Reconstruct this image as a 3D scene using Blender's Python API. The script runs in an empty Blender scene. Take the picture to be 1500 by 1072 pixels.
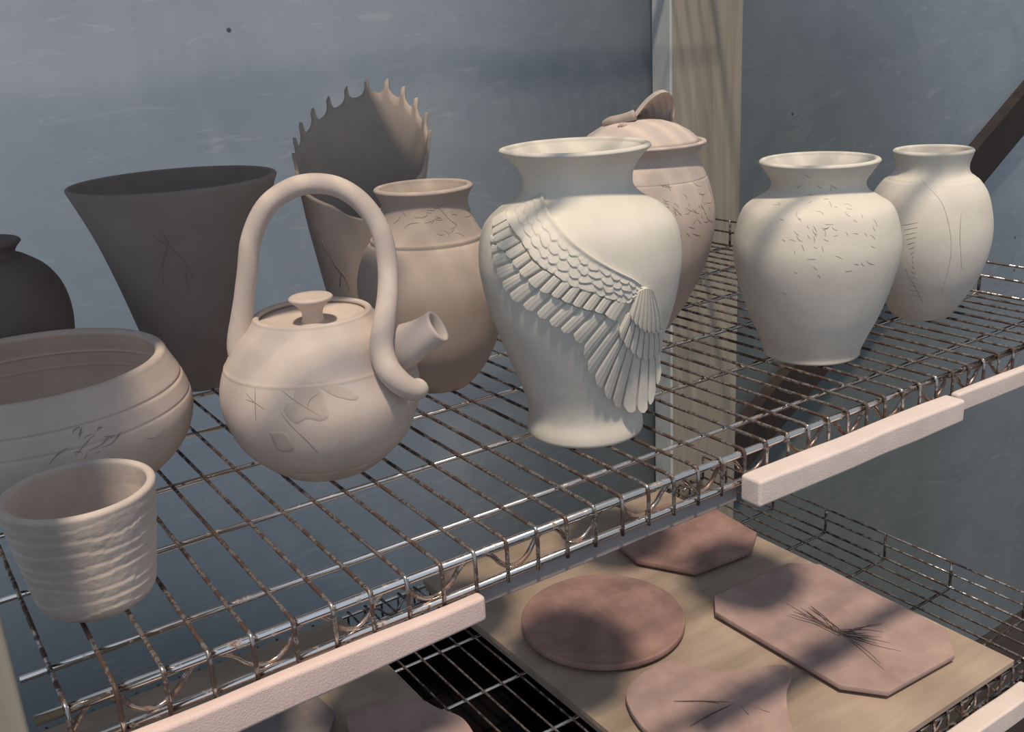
import bpy, math, random, json
from mathutils import Vector, Matrix, noise
random.seed(3)
S = 0.0254          # the scene is laid out in inches
ZO = 47.0           # height of the upper wire shelf above the floor
sc = bpy.context.scene
col = sc.collection
sc.view_settings.view_transform = 'Standard'
sc.view_settings.look = 'None'
sc.view_settings.gamma = 1
sc.view_settings.exposure = 0.06
sc.view_settings.use_curve_mapping = False
D = json.loads('{"W3":[[[3.0142,6.944,0],[-3.0495,6.854,0]],[[3.0916,6.703,0],[-3.0344,6.725,0]],[[3.1279,6.419,0],[-3.0242,6.592,0]],[[-3.0925,6.062,0],[-2.8799,6.326,0]],[[-3.0188,5.703,0],[-2.792,6.074,0]],[[-2.955,5.35,0],[-2.7201,5.851,0]],[[-2.8113,5.065,0],[-2.6142,5.568,0]],[[-2.6697,4.85,0],[-2.4858,5.419,0]],[[-2.5503,4.635,0],[-2.3631,5.17,0]],[[-2.4482,4.382,0],[-2.2388,4.992,0]],[[-2.3294,4.205,0],[-2.1117,4.863,0]],[[-2.2162,3.826,0],[-1.9856,4.698,0]],[[-2.1899,3.248,0],[-1.8787,4.526,0]],[[-2.1073,2.742,0],[-1.8341,4.058,0]],[[-1.9789,2.231,0],[-1.7877,3.758,0]],[[-1.8305,1.744,0],[-1.7228,3.537,0]],[[-1.62,1.408,-0.024],[-1.618,3.287,0]],[[-1.42,1.246,0.265],[-1.4789,3.102,0]],[[-1.25,1.323,0.42],[-1.303,2.928,0]],[[-1.1,1.907,0.317],[-1.1287,2.888,0]],[[-0.98,2.387,0.212],[-0.9653,2.898,0]]],"W2":[[[2.8708,7.323,0],[2.9558,7.529,0]],[[3.0371,7.086,0],[-3.1044,7.362,0]],[[3.1128,6.944,0],[-3.0236,7.191,0]],[[-3.1107,6.736,0],[-2.9248,7.002,0]],[[-2.966,6.573,0],[-2.805,6.865,0]],[[-2.8721,6.368,0],[-2.7311,6.636,0]],[[-2.7993,6.112,0],[-2.6754,6.416,0]],[[-2.7125,5.874,0],[-2.566,6.159,0]],[[-2.6069,5.59,0],[-2.4701,6.009,0]],[[-2.4972,5.48,0],[-2.39,5.853,0]],[[-2.4108,5.339,0],[-2.3055,5.689,0]],[[-2.3122,5.19,0],[-2.2205,5.599,0]],[[-2.2255,5.055,0],[-2.1229,5.459,0]],[[-2.1179,4.95,0],[-2.0351,5.311,0]],[[-2.0266,4.819,0],[-1.9372,5.195,0]],[[-1.8931,4.532,0],[-1.7905,5.049,0]]],"W2P":[[[-1.87,4.211,0],[-1.7836,4.766,0]],[[-1.8095,3.862,0],[-1.7391,4.548,0]],[[-1.7152,3.556,0],[-1.6841,4.385,0]],[[-1.6207,3.312,0],[-1.6252,4.239,0]],[[-1.5043,3.119,0],[-1.5627,4.132,0]],[[-1.3865,2.99,0],[-1.4989,4.067,0]],[[-1.2509,2.912,0],[-1.4303,4.019,0]],[[-1.12,2.928,0],[-1.3703,3.998,0]],[[-1.0731,3.123,0],[-1.311,4.021,0]]],"W1P":[[[-1.7743,4.697,0],[-1.703,5.385,0]],[[-1.738,4.525,0],[-1.681,5.415,0]],[[-1.6828,4.362,0],[-1.6583,5.424,0]],[[-1.6233,4.215,0],[-1.6348,5.431,0]],[[-1.5611,4.109,0],[-1.6104,5.418,0]],[[-1.4961,4.043,0],[-1.5943,5.409,0]],[[-1.4272,3.994,0],[-1.5768,5.377,0]],[[-1.3567,3.988,0],[-1.5588,5.346,0]],[[-1.315,4.047,0],[-1.5397,5.292,0]]],"LE":[[-2.8767,8.119],[-2.7326,7.785],[-2.5116,7.455],[-2.351,7.095],[-2.19,6.705],[-2.0397,6.355],[-1.8844,6.034],[-1.7502,5.778],[-1.6524,5.524]],"LO":[[2.8799,7.543],[-3.0353,7.223],[-2.8181,6.917],[-2.6766,6.493],[-2.5657,6.199],[-2.4636,6.01],[-2.3419,5.731],[-2.1964,5.555],[-2.0478,5.336],[-1.9168,5.166],[-1.8044,5.034],[-1.7345,5.148]],"LE2":[[-1.6524,5.524],[-1.5555,5.259],[-1.462,4.836],[-1.3466,4.272],[-1.1709,3.57]],"H":[[7.568,8.284,3.392],[7.441,8.443,4.185],[7.622,8.37,5.186],[7.87,8.163,6.425],[8.1,8.07,7.416],[8.563,7.884,8.268],[9.19,7.631,8.723],[9.837,7.371,8.861],[10.508,6.992,8.712],[11.06,6.662,8.214],[11.382,6.317,7.443],[11.372,5.998,6.572],[11.124,5.666,5.642],[10.714,5.293,4.867],[10.378,4.889,4.305],[10.356,4.574,3.766],[10.679,4.444,3.264],[11.103,4.489,2.958],[11.459,4.669,2.972]],"SP":[[10.901,5.972,3.726],[11.255,5.506,3.969],[11.555,5.169,4.192],[11.817,4.902,4.405],[12.117,4.62,4.654]],"KN":[[9.642,7.557,5.433]],"T_right":[[[-2.0177,4.236],[-1.9965,4.218],[-1.9745,4.198],[-1.9522,4.178]],[[-2.8616,5.079],[-2.843,5.075],[-2.8271,5.049],[-2.817,5.006]],[[-2.2033,6.16],[-2.1849,6.151],[-2.1673,6.14],[-2.1509,6.128]],[[-2.4799,6.034],[-2.4382,6.041],[-2.3998,6.009],[-2.3748,5.945]],[[-2.0296,5.294],[-2.0041,5.293],[-1.9794,5.273],[-1.9577,5.236]],[[-2.4939,5.408],[-2.4805,5.347],[-2.4674,5.285],[-2.4545,5.223]],[[-2.3974,4.91],[-2.3849,4.845],[-2.377,4.774],[-2.374,4.699]],[[-1.7933,5.178],[-1.764,5.125],[-1.7416,5.053],[-1.7303,4.969]],[[-1.7378,5.449],[-1.7322,5.386],[-1.7194,5.327],[-1.7011,5.275]],[[-2.7104,7.319],[-2.6783,7.245],[-2.6386,7.186],[-2.5932,7.144]],[[-2.5451,4.451],[-2.5133,4.452],[-2.4815,4.454],[-2.4498,4.455]],[[-2.5014,5.613],[-2.4821,5.535],[-2.4658,5.452],[-2.4522,5.365]],[[-2.2417,4.567],[-2.2139,4.538],[-2.187,4.497],[-2.1615,4.446]],[[-2.7699,5.105],[-2.7426,5.096],[-2.7155,5.08],[-2.6898,5.054]],[[-2.5051,5.488],[-2.496,5.403],[-2.4746,5.337],[-2.4458,5.306]],[[-2.7295,5.914],[-2.709,5.855],[-2.6815,5.816],[-2.6522,5.807]],[[-2.3514,6.388],[-2.3196,6.384],[-2.288,6.381],[-2.2559,6.378]],[[-1.9977,5.758],[-1.9821,5.718],[-1.9655,5.68],[-1.9475,5.643]],[[-2.3946,5.523],[-2.3614,5.506],[-2.3286,5.526],[-2.3004,5.577]],[[-2.4994,6.882],[-2.4601,6.832],[-2.4216,6.777],[-2.3847,6.718]],[[-1.8054,4.814],[-1.7856,4.779],[-1.7653,4.743],[-1.7441,4.707]],[[-2.7267,5.409],[-2.7056,5.353],[-2.683,5.303],[-2.6587,5.262]],[[-2.7548,6.028],[-2.7392,5.982],[-2.7331,5.932],[-2.7356,5.886]],[[3.0486,6.155],[3.1102,6.155],[-3.1289,6.179],[-3.1055,6.222]],[[-2.4259,3.868],[-2.4106,3.85],[-2.399,3.81],[-2.3939,3.757]],[[-1.8725,5.29],[-1.8634,5.244],[-1.8523,5.202],[-1.8387,5.162]],[[-2.4902,5.245],[-2.4783,5.174],[-2.4746,5.097],[-2.4796,5.02]],[[-2.4787,4.189],[-2.462,4.146],[-2.4456,4.101],[-2.4295,4.055]],[[-2.1138,5.353],[-2.0999,5.314],[-2.0924,5.262],[-2.0924,5.207]],[[-2.0662,6.002],[-2.0634,5.94],[-2.0479,5.888],[-2.0227,5.852]],[[-2.3673,5.479],[-2.3548,5.397],[-2.3525,5.309],[-2.3603,5.222]],[[-2.6626,6.553],[-2.6311,6.524],[-2.5971,6.522],[-2.5675,6.545]],[[-2.2599,6.324],[-2.2481,6.263],[-2.2423,6.199],[-2.2395,6.131]],[[-2.6983,5.807],[-2.6805,5.791],[-2.6642,5.768],[-2.65,5.737]],[[-1.6998,5.695],[-1.6815,5.611],[-1.6707,5.518],[-1.6674,5.421]],[[-1.8627,5.901],[-1.8525,5.862],[-1.8544,5.81],[-1.8678,5.758]],[[-2.3635,5.653],[-2.3261,5.639],[-2.2885,5.633],[-2.2506,5.632]],[[-2.1185,3.973],[-2.0882,3.979],[-2.0574,3.985],[-2.0264,3.992]],[[-2.6244,4.965],[-2.6085,4.889],[-2.5946,4.809],[-2.5825,4.727]],[[-2.3736,5.14],[-2.3539,5.118],[-2.3342,5.096],[-2.3144,5.073]],[[-2.6885,3.942],[-2.6735,3.946],[-2.6589,3.935],[-2.6462,3.91]],[[-2.8515,3.139],[-2.8266,3.135],[-2.8047,3.109],[-2.7872,3.062]],[[-2.9345,6.748],[-2.8901,6.757],[-2.8493,6.793],[-2.8167,6.851]],[[-2.6344,6.268],[-2.6066,6.276],[-2.5816,6.294],[-2.56,6.322]],[[-2.2609,5.241],[-2.2414,5.241],[-2.2224,5.255],[-2.2052,5.282]],[[3.0728,6.25],[3.1307,6.219],[-3.1038,6.179],[-3.0655,6.131]],[[-2.0273,6.205],[-1.9745,6.207],[-1.9346,6.178],[-1.913,6.123]],[[-2.5735,5.617],[-2.568,5.571],[-2.5572,5.533],[-2.5426,5.507]],[[-2.2054,6.875],[-2.1651,6.8],[-2.1181,6.745],[-2.0662,6.713]],[[-2.7033,4.733],[-2.6937,4.692],[-2.6878,4.645],[-2.6857,4.594]],[[-2.0317,6.074],[-1.9978,6.072],[-1.9695,6.058],[-1.9475,6.031]],[[-2.2128,6.876],[-2.1937,6.779],[-2.2007,6.688],[-2.231,6.617]],[[-1.9277,4.273],[-1.9208,4.21],[-1.9039,4.156],[-1.8819,4.126]],[[-2.5616,5.305],[-2.5517,5.253],[-2.538,5.208],[-2.5214,5.173]],[[-1.8591,4.296],[-1.8263,4.201],[-1.783,4.139],[-1.7365,4.121]],[[-2.4835,4.897],[-2.4699,4.867],[-2.4552,4.843],[-2.4397,4.826]],[[-2.3823,5.471],[-2.3609,5.479],[-2.3399,5.493],[-2.3193,5.512]],[[-2.6845,5.266],[-2.6713,5.168],[-2.6449,5.095],[-2.6111,5.063]],[[-2.2742,5.567],[-2.2604,5.494],[-2.2364,5.447],[-2.2074,5.436]],[[-2.9503,5.769],[-2.9238,5.755],[-2.8981,5.742],[-2.873,5.731]]],"T_med":[[[-0.4944,6.356],[-0.492,6.322],[-0.4934,6.307],[-0.4949,6.312]],[[-2.0296,6.962],[-1.9697,6.943],[-1.9084,6.932],[-1.846,6.93]],[[-2.2312,6.702],[-2.1812,6.703],[-2.1323,6.721],[-2.087,6.755]],[[-0.4883,6.201],[-0.4906,6.218],[-0.493,6.213],[-0.4905,6.186]],[[-1.875,6.583],[-1.8283,6.584],[-1.7814,6.575],[-1.7353,6.558]],[[-1.4711,6.691],[-1.4174,6.696],[-1.3664,6.669],[-1.3317,6.617]],[[-2.1091,6.516],[-2.0337,6.531],[-1.9598,6.564],[-1.8885,6.616]],[[-1.6213,6.105],[-1.5576,6.149],[-1.5055,6.225],[-1.4758,6.32]],[[-1.889,7.01],[-1.8082,6.989],[-1.7296,7.025],[-1.6739,7.112]],[[-1.5965,6.213],[-1.5421,6.24],[-1.4846,6.268],[-1.4254,6.298]],[[2.6189,6.42],[2.9734,6.531],[-3.1404,6.569],[-3.0095,6.578]],[[-0.9336,6.708],[-0.7464,6.666],[-0.511,6.648],[-0.5195,6.727]],[[-2.0628,6.885],[-2.0182,6.86],[-1.9712,6.85],[-1.9234,6.853]],[[-1.5136,6.085],[-1.4447,6.043],[-1.3842,5.981],[-1.3379,5.903]],[[-1.1098,6.51],[-1.0036,6.494],[-0.8674,6.483],[-0.6424,6.459]],[[-2.3425,6.746],[-2.2882,6.719],[-2.232,6.729],[-2.1834,6.773]],[[-2.1189,6.69],[-2.0648,6.749],[-2.029,6.837],[-2.0183,6.94]],[[-1.7398,6.219],[-1.6956,6.162],[-1.6632,6.089],[-1.645,6.007]],[[-1.8854,6.14],[-1.8443,6.096],[-1.7957,6.079],[-1.744,6.09]],[[-1.9855,6.455],[-1.9462,6.505],[-1.9133,6.566],[-1.8889,6.637]],[[-1.5224,6.48],[-1.4611,6.431],[-1.4241,6.352],[-1.4184,6.258]],[[-1.8787,6.61],[-1.8486,6.631],[-1.8159,6.64],[-1.7824,6.637]],[[-1.8651,6.718],[-1.8058,6.676],[-1.7503,6.623],[-1.7,6.561]],[[-0.471,5.939],[-0.4692,5.913],[-0.4697,5.881],[-0.4692,5.841]],[[-2.6093,6.895],[-2.5604,6.864],[-2.5278,6.806],[-2.5172,6.733]],[[-2.8302,6.501],[-2.7548,6.568],[-2.6969,6.655],[-2.6555,6.76]],[[-2.5414,6.349],[-2.4256,6.508],[-2.2053,6.543]],[[-1.8059,7.103],[-1.5973,6.634],[-1.4361,6.315]]],"T_jar":[[[-1.8061,4.882],[-1.7944,4.783],[-1.7785,4.688],[-1.7583,4.596]],[[-1.7834,5.478],[-1.7622,5.437],[-1.7449,5.381],[-1.7334,5.316]],[[-1.5367,5.43],[-1.5039,5.371],[-1.4668,5.322],[-1.4259,5.281]],[[-1.6295,4.861],[-1.5948,4.803],[-1.5559,4.763],[-1.5144,4.744]],[[-1.8487,5.692],[-1.8235,5.629],[-1.8028,5.552],[-1.788,5.465]],[[-1.2666,5.08],[-1.2329,4.964],[-1.1691,4.857],[-1.0669,4.761]],[[-1.8763,6.621],[-1.8688,6.52],[-1.8633,6.417],[-1.8594,6.313]],[[-1.2461,5.694],[-1.2584,5.638],[-1.2807,5.592],[-1.3096,5.557]],[[-1.5534,5.538],[-1.535,5.475],[-1.5157,5.412],[-1.4947,5.347]],[[-1.974,5.263],[-1.9556,5.183],[-1.9282,5.128],[-1.8961,5.109]],[[-1.9853,6.596],[-1.9474,6.532],[-1.9052,6.485],[-1.8593,6.456]],[[-1.5717,4.547],[-1.5189,4.482],[-1.4599,4.42],[-1.3953,4.363]],[[-1.8379,5.863],[-1.8099,5.808],[-1.787,5.739],[-1.7701,5.657]],[[-1.3312,4.917],[-1.2967,4.882],[-1.2574,4.862],[-1.2179,4.859]],[[-1.9257,5.403],[-1.9204,5.296],[-1.9016,5.199],[-1.8722,5.126]],[[-1.4873,5.196],[-1.5,5.097],[-1.5181,5.005],[-1.5433,4.924]],[[-1.0383,6.171],[-0.9927,6.037],[-0.9757,5.905],[-0.9929,5.783]],[[-1.5284,5.086],[-1.5354,5.024],[-1.5447,4.964],[-1.5562,4.907]],[[-1.9086,5.736],[-1.9201,5.628],[-1.9378,5.527],[-1.9614,5.437]],[[-1.1864,5.528],[-1.1752,5.439],[-1.1591,5.347],[-1.1402,5.254]],[[-1.9801,6.092],[-1.963,6.011],[-1.9349,5.957],[-1.9006,5.941]],[[-2.0422,5.608],[-2.0258,5.562],[-2.0125,5.505],[-2.0035,5.443]],[[-1.5109,5.488],[-1.5006,5.441],[-1.4905,5.391],[-1.4823,5.34]],[[-1.854,5.583],[-1.8335,5.503],[-1.8268,5.406],[-1.8354,5.313]],[[-1.9732,5.966],[-1.9554,5.909],[-1.934,5.864],[-1.9095,5.832]],[[-1.816,5.628],[-1.8254,5.532],[-1.818,5.433],[-1.7944,5.352]],[[-1.8285,4.965],[-1.8121,4.9],[-1.798,4.828],[-1.7873,4.754]],[[-1.9061,5.103],[-1.8908,5.04],[-1.8779,4.973],[-1.8676,4.902]],[[-1.8044,5.634],[-1.7844,5.543],[-1.7712,5.443],[-1.7642,5.338]],[[-1.7545,4.585],[-1.751,4.517],[-1.7486,4.449],[-1.7476,4.38]],[[-1.8414,5.749],[-1.8373,5.676],[-1.8248,5.609],[-1.8047,5.557]],[[-2.1997,5.244],[-2.2,5.168],[-2.1968,5.093],[-2.1899,5.018]],[[-1.5981,5.807],[-1.5999,5.748],[-1.6003,5.69],[-1.6002,5.631]],[[-1.6701,4.596],[-1.6466,4.553],[-1.6259,4.498],[-1.6087,4.435]],[[-1.6589,6.138],[-1.6342,6.088],[-1.6196,6.022],[-1.6168,5.948]],[[-1.9267,4.68],[-1.922,4.6],[-1.9195,4.52],[-1.9187,4.44]],[[-2.0137,5.331],[-1.9952,5.303],[-1.9828,5.252],[-1.9793,5.19]],[[-1.2347,5.641],[-1.1782,5.589],[-1.1036,5.566],[-1.0189,5.572]],[[-1.6587,5.623],[-1.6253,5.54],[-1.586,5.469],[-1.5403,5.412]],[[-1.9917,5.622],[-1.987,5.557],[-1.992,5.492],[-2.0057,5.441]],[[-1.9613,5.781],[-1.9465,5.749],[-1.9281,5.736],[-1.9098,5.744]],[[-1.9455,6.604],[-1.908,6.55],[-1.8681,6.501],[-1.8265,6.46]],[[-1.3804,5.27],[-1.3833,5.196],[-1.3793,5.12],[-1.3668,5.042]],[[-2.0327,5.663],[-2.0031,5.623],[-1.9758,5.569],[-1.9516,5.503]],[[-1.8315,4.504],[-1.8111,4.395],[-1.796,4.281],[-1.7855,4.163]],[[-1.4278,6.542],[-1.394,6.447],[-1.3428,6.366],[-1.2744,6.305]],[[-1.3616,5.698],[-1.3526,5.575],[-1.3324,5.453],[-1.298,5.332]],[[-1.3217,5.817],[-1.3172,5.748],[-1.3104,5.678],[-1.302,5.609]],[[-1.409,5.687],[-1.4192,5.619],[-1.4127,5.548],[-1.391,5.484]],[[-1.3366,6.063],[-1.3149,6.012],[-1.2894,5.964],[-1.2589,5.919]],[[-1.3948,5.588],[-1.3685,5.536],[-1.3508,5.473],[-1.342,5.406]],[[-1.04,5.629],[-1.063,5.512],[-1.0761,5.39],[-1.0802,5.264]],[[-1.3809,6.1],[-1.3358,6.028],[-1.2719,5.993],[-1.1977,6.001]],[[-1.2569,5.976],[-1.2612,5.914],[-1.2794,5.86],[-1.3083,5.82]],[[-1.3182,5.314],[-1.3062,5.263],[-1.2869,5.212],[-1.2629,5.166]],[[-1.4802,5.074],[-1.4481,4.999],[-1.4204,4.915],[-1.398,4.823]],[[-1.5755,5.556],[-1.5997,5.449],[-1.6411,5.382],[-1.6907,5.368]]],"T_bowl":[[[-1.6866,2.536],[-1.6281,2.748],[-1.5646,2.856]],[[-1.5398,2.587],[-1.4666,2.827],[-1.3912,3.003]],[[-1.0741,2.378],[-1.0003,2.288],[-0.9169,2.392]],[[-1.458,2.63],[-1.3704,2.697],[-1.3158,2.845]],[[-1.3759,2.61],[-1.308,2.643],[-1.2329,2.838]],[[-1.3716,3.112],[-1.3597,3.13],[-1.3472,3.123],[-1.3374,3.093]],[[-1.4899,3.072],[-1.4808,3.114],[-1.4745,3.164],[-1.4711,3.218]],[[-1.4927,2.441],[-1.4839,2.488],[-1.4753,2.536],[-1.467,2.584]],[[-1.4651,2.961],[-1.4485,3.0],[-1.4302,3.021],[-1.411,3.023]],[[-1.3775,3.039],[-1.3694,3.084],[-1.3573,3.111],[-1.3437,3.117]],[[-1.3667,3.089],[-1.3568,3.102],[-1.3465,3.102],[-1.3367,3.089]],[[-1.4909,2.997],[-1.4841,3.06],[-1.4731,3.111],[-1.459,3.146]],[[-1.4869,3.029],[-1.4775,3.105],[-1.4681,3.182],[-1.4584,3.257]],[[-1.5208,3.164],[-1.5074,3.232],[-1.4877,3.268],[-1.4665,3.267]],[[-1.5421,2.684],[-1.527,2.693],[-1.5122,2.673],[-1.5002,2.626]],[[-1.3489,2.862],[-1.3316,2.846],[-1.3151,2.815],[-1.2998,2.771]],[[-1.4248,2.515],[-1.4137,2.506],[-1.4029,2.516],[-1.3937,2.544]],[[-1.4504,2.841],[-1.4447,2.87],[-1.4379,2.894],[-1.4303,2.913]],[[-1.3239,2.816],[-1.3097,2.82],[-1.2956,2.817],[-1.2812,2.807]]],"T_cone":[[[-2.0482,7.03],[-2.0291,6.505],[-2.0087,6.157],[-2.0969,5.596],[-2.1722,5.208],[-2.2906,4.678]],[[-2.0087,6.157],[-1.915,5.678],[-1.8295,5.301],[-1.7895,4.693]],[[-2.1466,6.664],[-2.1001,6.339],[-2.0087,6.157]],[[-2.0969,5.596],[-2.1583,5.071],[-2.1908,4.53]],[[-1.8295,5.301],[-1.8852,4.729],[-1.8437,4.167]]],"T_fan":[[[-2.8011,5.066],[-2.7237,4.369],[-2.547,3.816],[-2.4971,3.238]],[[-2.9079,5.326],[-2.8522,4.717]],[[-2.5941,4.099],[-2.7174,3.359]]],"T_tea":[[[-2.6617,3.542],[-2.6375,3.094],[-2.633,2.609]],[[-2.3407,3.469],[-2.2434,3.253],[-2.1058,2.976],[-1.9894,2.712]],[[-2.3556,2.865],[-2.2962,2.611],[-2.2252,2.313]],[[-2.5086,2.266],[-2.4722,2.003],[-2.4738,1.765]],[[-2.2252,2.313],[-2.1445,2.008],[-2.0677,1.578]],[[-2.764,3.14],[-2.6375,3.094],[-2.525,2.937]],[[-2.1058,2.976],[-2.067,3.209],[-1.9769,3.364]],[[-2.7755,3.321],[-2.655,3.126]]],"LEAF":[[[-2.0046,3.686],[-1.8938,3.671],[-1.7857,3.523],[-1.6828,3.326],[-1.6036,3.09],[-1.6397,2.978],[-1.7484,3.082],[-1.8523,3.227],[-1.9412,3.424],[-1.9822,3.56]],[[-2.2149,3.62],[-2.1228,3.712],[-2.0065,3.636],[-1.9509,3.356],[-1.9162,2.974],[-1.9109,2.64],[-1.9952,2.552],[-2.1163,2.65],[-2.2347,2.526],[-2.3354,2.866],[-2.3115,3.147],[-2.2434,3.236]],[[-2.4991,2.291],[-2.3568,2.315],[-2.2883,2.024],[-2.3018,1.666],[-2.4394,1.6],[-2.4977,1.758]]],"T_far":[[[-2.8724,2.637],[-2.6989,1.742],[-2.5222,0.913]],[[-2.0301,4.887],[-2.0542,3.814],[-1.9397,2.488]],[[-2.7937,6.111],[-2.4066,5.443],[-2.2371,4.384],[-2.1707,2.98],[-2.2021,1.432]],[[-2.9466,4.34],[-2.7047,4.489]],[[-2.9142,4.155],[-2.7074,4.299]],[[-2.884,3.968],[-2.7105,4.108]],[[-2.8557,3.778],[-2.7141,3.915]],[[-2.8292,3.585],[-2.7185,3.718]],[[-2.8035,3.39],[-2.7234,3.519]],[[-2.7787,3.193],[-2.729,3.318]],[[-2.7544,2.992],[-2.7354,3.113]],[[-2.7303,2.789],[-2.7426,2.906]],[[-2.7059,2.583],[-2.7507,2.695]],[[-2.6813,2.374],[-2.7599,2.481]],[[-2.656,2.162],[-2.7703,2.264]],[[-2.6295,1.946],[-2.7825,2.043]],[[-2.6015,1.725],[-2.797,1.817]],[[-2.5712,1.498],[-2.8146,1.585]],[[-2.5373,1.262],[-2.8379,1.345]]]}')
PI = math.pi

# ------------------------------------------------------------ materials
def new_mat(name):
    m = bpy.data.materials.new(name); m.use_nodes = True
    nt = m.node_tree; nt.nodes.clear()
    return m, nt
def N(nt, t, **k):
    n = nt.nodes.new(t)
    for a, v in k.items(): setattr(n, a, v)
    return n
def ramp(nt, fac, stops):
    r = N(nt, 'ShaderNodeValToRGB')
    el = r.color_ramp.elements
    while len(el) < len(stops): el.new(0.5)
    for e, (p, c) in zip(el, stops):
        e.position = p; e.color = (*c, 1)
    nt.links.new(fac, r.inputs[0])
    return r.outputs[0]
def noise_tex(nt, scale, detail=4, rough=0.55, vec=None, dist=0):
    n = N(nt, 'ShaderNodeTexNoise')
    n.inputs['Scale'].default_value = scale
    n.inputs['Detail'].default_value = detail
    n.inputs['Roughness'].default_value = rough
    n.inputs['Distortion'].default_value = dist
    if vec is not None: nt.links.new(vec, n.inputs['Vector'])
    return n.outputs[0]
def objco(nt, scale=None):
    tc = N(nt, 'ShaderNodeTexCoord')
    if scale is None: return tc.outputs['Object']
    mp = N(nt, 'ShaderNodeMapping'); mp.inputs['Scale'].default_value = scale
    nt.links.new(tc.outputs['Object'], mp.inputs['Vector'])
    return mp.outputs[0]
def clay(name, c, var=0.06, bump=0.25, rough=0.85, bscale=260):
    m, nt = new_mat(name)
    b = N(nt, 'ShaderNodeBsdfPrincipled'); o = N(nt, 'ShaderNodeOutputMaterial')
    nt.links.new(b.outputs[0], o.inputs[0])
    v = objco(nt)
    f = noise_tex(nt, 22, 5, 0.6, v)
    lo = tuple(max(0, x*(1-var*1.6)) for x in c); hi = tuple(min(1, x*(1+var)) for x in c)
    cc = ramp(nt, f, [(0.3, lo), (0.7, hi)])
    nt.links.new(cc, b.inputs['Base Color'])
    b.inputs['Roughness'].default_value = rough
    b.inputs['Specular IOR Level'].default_value = 0.25
    g = noise_tex(nt, bscale, 4, 0.7, v)
    bp = N(nt, 'ShaderNodeBump'); bp.inputs['Strength'].default_value = bump
    bp.inputs['Distance'].default_value = 0.0006
    nt.links.new(g, bp.inputs['Height']); nt.links.new(bp.outputs[0], b.inputs['Normal'])
    return m
M = {}
M['white_clay'] = clay('white_greenware', (0.67, 0.635, 0.565))
M['pink_clay'] = clay('pinkish_greenware', (0.62, 0.53, 0.475))
M['tan_clay'] = clay('tan_greenware', (0.50, 0.42, 0.37))
M['grey_clay'] = clay('mid_grey_clay', (0.33, 0.285, 0.27))  # darker, greyer clay for the cone-shaped pot
M['fan_clay'] = clay('light_grey_greenware', (0.47, 0.405, 0.36))
M['dark_clay'] = clay('deep_grey_clay', (0.22, 0.185, 0.18))  # darkest clay, for the far left pot and one plate
M['red_clay'] = clay('damp_reddish_clay', (0.33, 0.205, 0.18), 0.2)
M['plate_clay'] = clay('plate_clay', (0.38, 0.27, 0.245), 0.14)
M['cup_clay'] = clay('rough_cup_clay', (0.60, 0.52, 0.47), 0.10, 0.6)
M['inlay'] = clay('impressed_leaf_stain', (0.36, 0.30, 0.26), 0.15)
M['leafp'] = clay('leaf_print_stain', (0.555, 0.47, 0.41), 0.1)
M['foam_pink'] = clay('pink_foam', (0.74, 0.58, 0.54), 0.05, 0.9, 0.95, 700)
M['foam_white'] = clay('white_foam', (0.72, 0.62, 0.58), 0.05, 0.9, 0.95, 700)
M['foam_grey'] = clay('grey_foam', (0.36, 0.31, 0.30), 0.08, 0.6, 0.95, 500)  # darker, greyer foam for the middle strip

def wood(name, c1, c2, sx=1.0):
    m, nt = new_mat(name)
    b = N(nt, 'ShaderNodeBsdfPrincipled'); o = N(nt, 'ShaderNodeOutputMaterial')
    nt.links.new(b.outputs[0], o.inputs[0])
    v = objco(nt, (30*sx, 30, 2.0))
    f = noise_tex(nt, 1.0, 5, 0.6, v, 0.6)
    nt.links.new(ramp(nt, f, [(0.3, c1), (0.7, c2)]), b.inputs['Base Color'])
    b.inputs['Roughness'].default_value = 0.8
    bp = N(nt, 'ShaderNodeBump'); bp.inputs['Strength'].default_value = 0.3; bp.inputs['Distance'].default_value = 0.001
    nt.links.new(f, bp.inputs['Height']); nt.links.new(bp.outputs[0], b.inputs['Normal'])
    return m
M['post'] = wood('painted_post_wood', (0.25, 0.22, 0.175), (0.38, 0.345, 0.28))
M['brace'] = wood('dark_brace_wood', (0.012, 0.009, 0.009), (0.03, 0.02, 0.018))
def ply():
    m, nt = new_mat('board_plywood')
    b = N(nt, 'ShaderNodeBsdfPrincipled'); o = N(nt, 'ShaderNodeOutputMaterial')
    nt.links.new(b.outputs[0], o.inputs[0])
    f = noise_tex(nt, 1.0, 5, 0.6, objco(nt, (6, 40, 6)), 0.5)
    f2 = noise_tex(nt, 7, 3, 0.5, objco(nt))
    a = ramp(nt, f, [(0.3, (0.36, 0.275, 0.215)), (0.7, (0.47, 0.37, 0.30))])
    bb = ramp(nt, f2, [(0.35, (0.75, 0.75, 0.72)), (0.65, (1, 1, 1))])
    mx = N(nt, 'ShaderNodeMix', data_type='RGBA', blend_type='MULTIPLY'); mx.inputs[0].default_value = 1
    nt.links.new(a, mx.inputs[6]); nt.links.new(bb, mx.inputs[7])
    nt.links.new(mx.outputs[2], b.inputs['Base Color']); b.inputs['Roughness'].default_value = 0.85
    return m
M['ply'] = ply()
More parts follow.
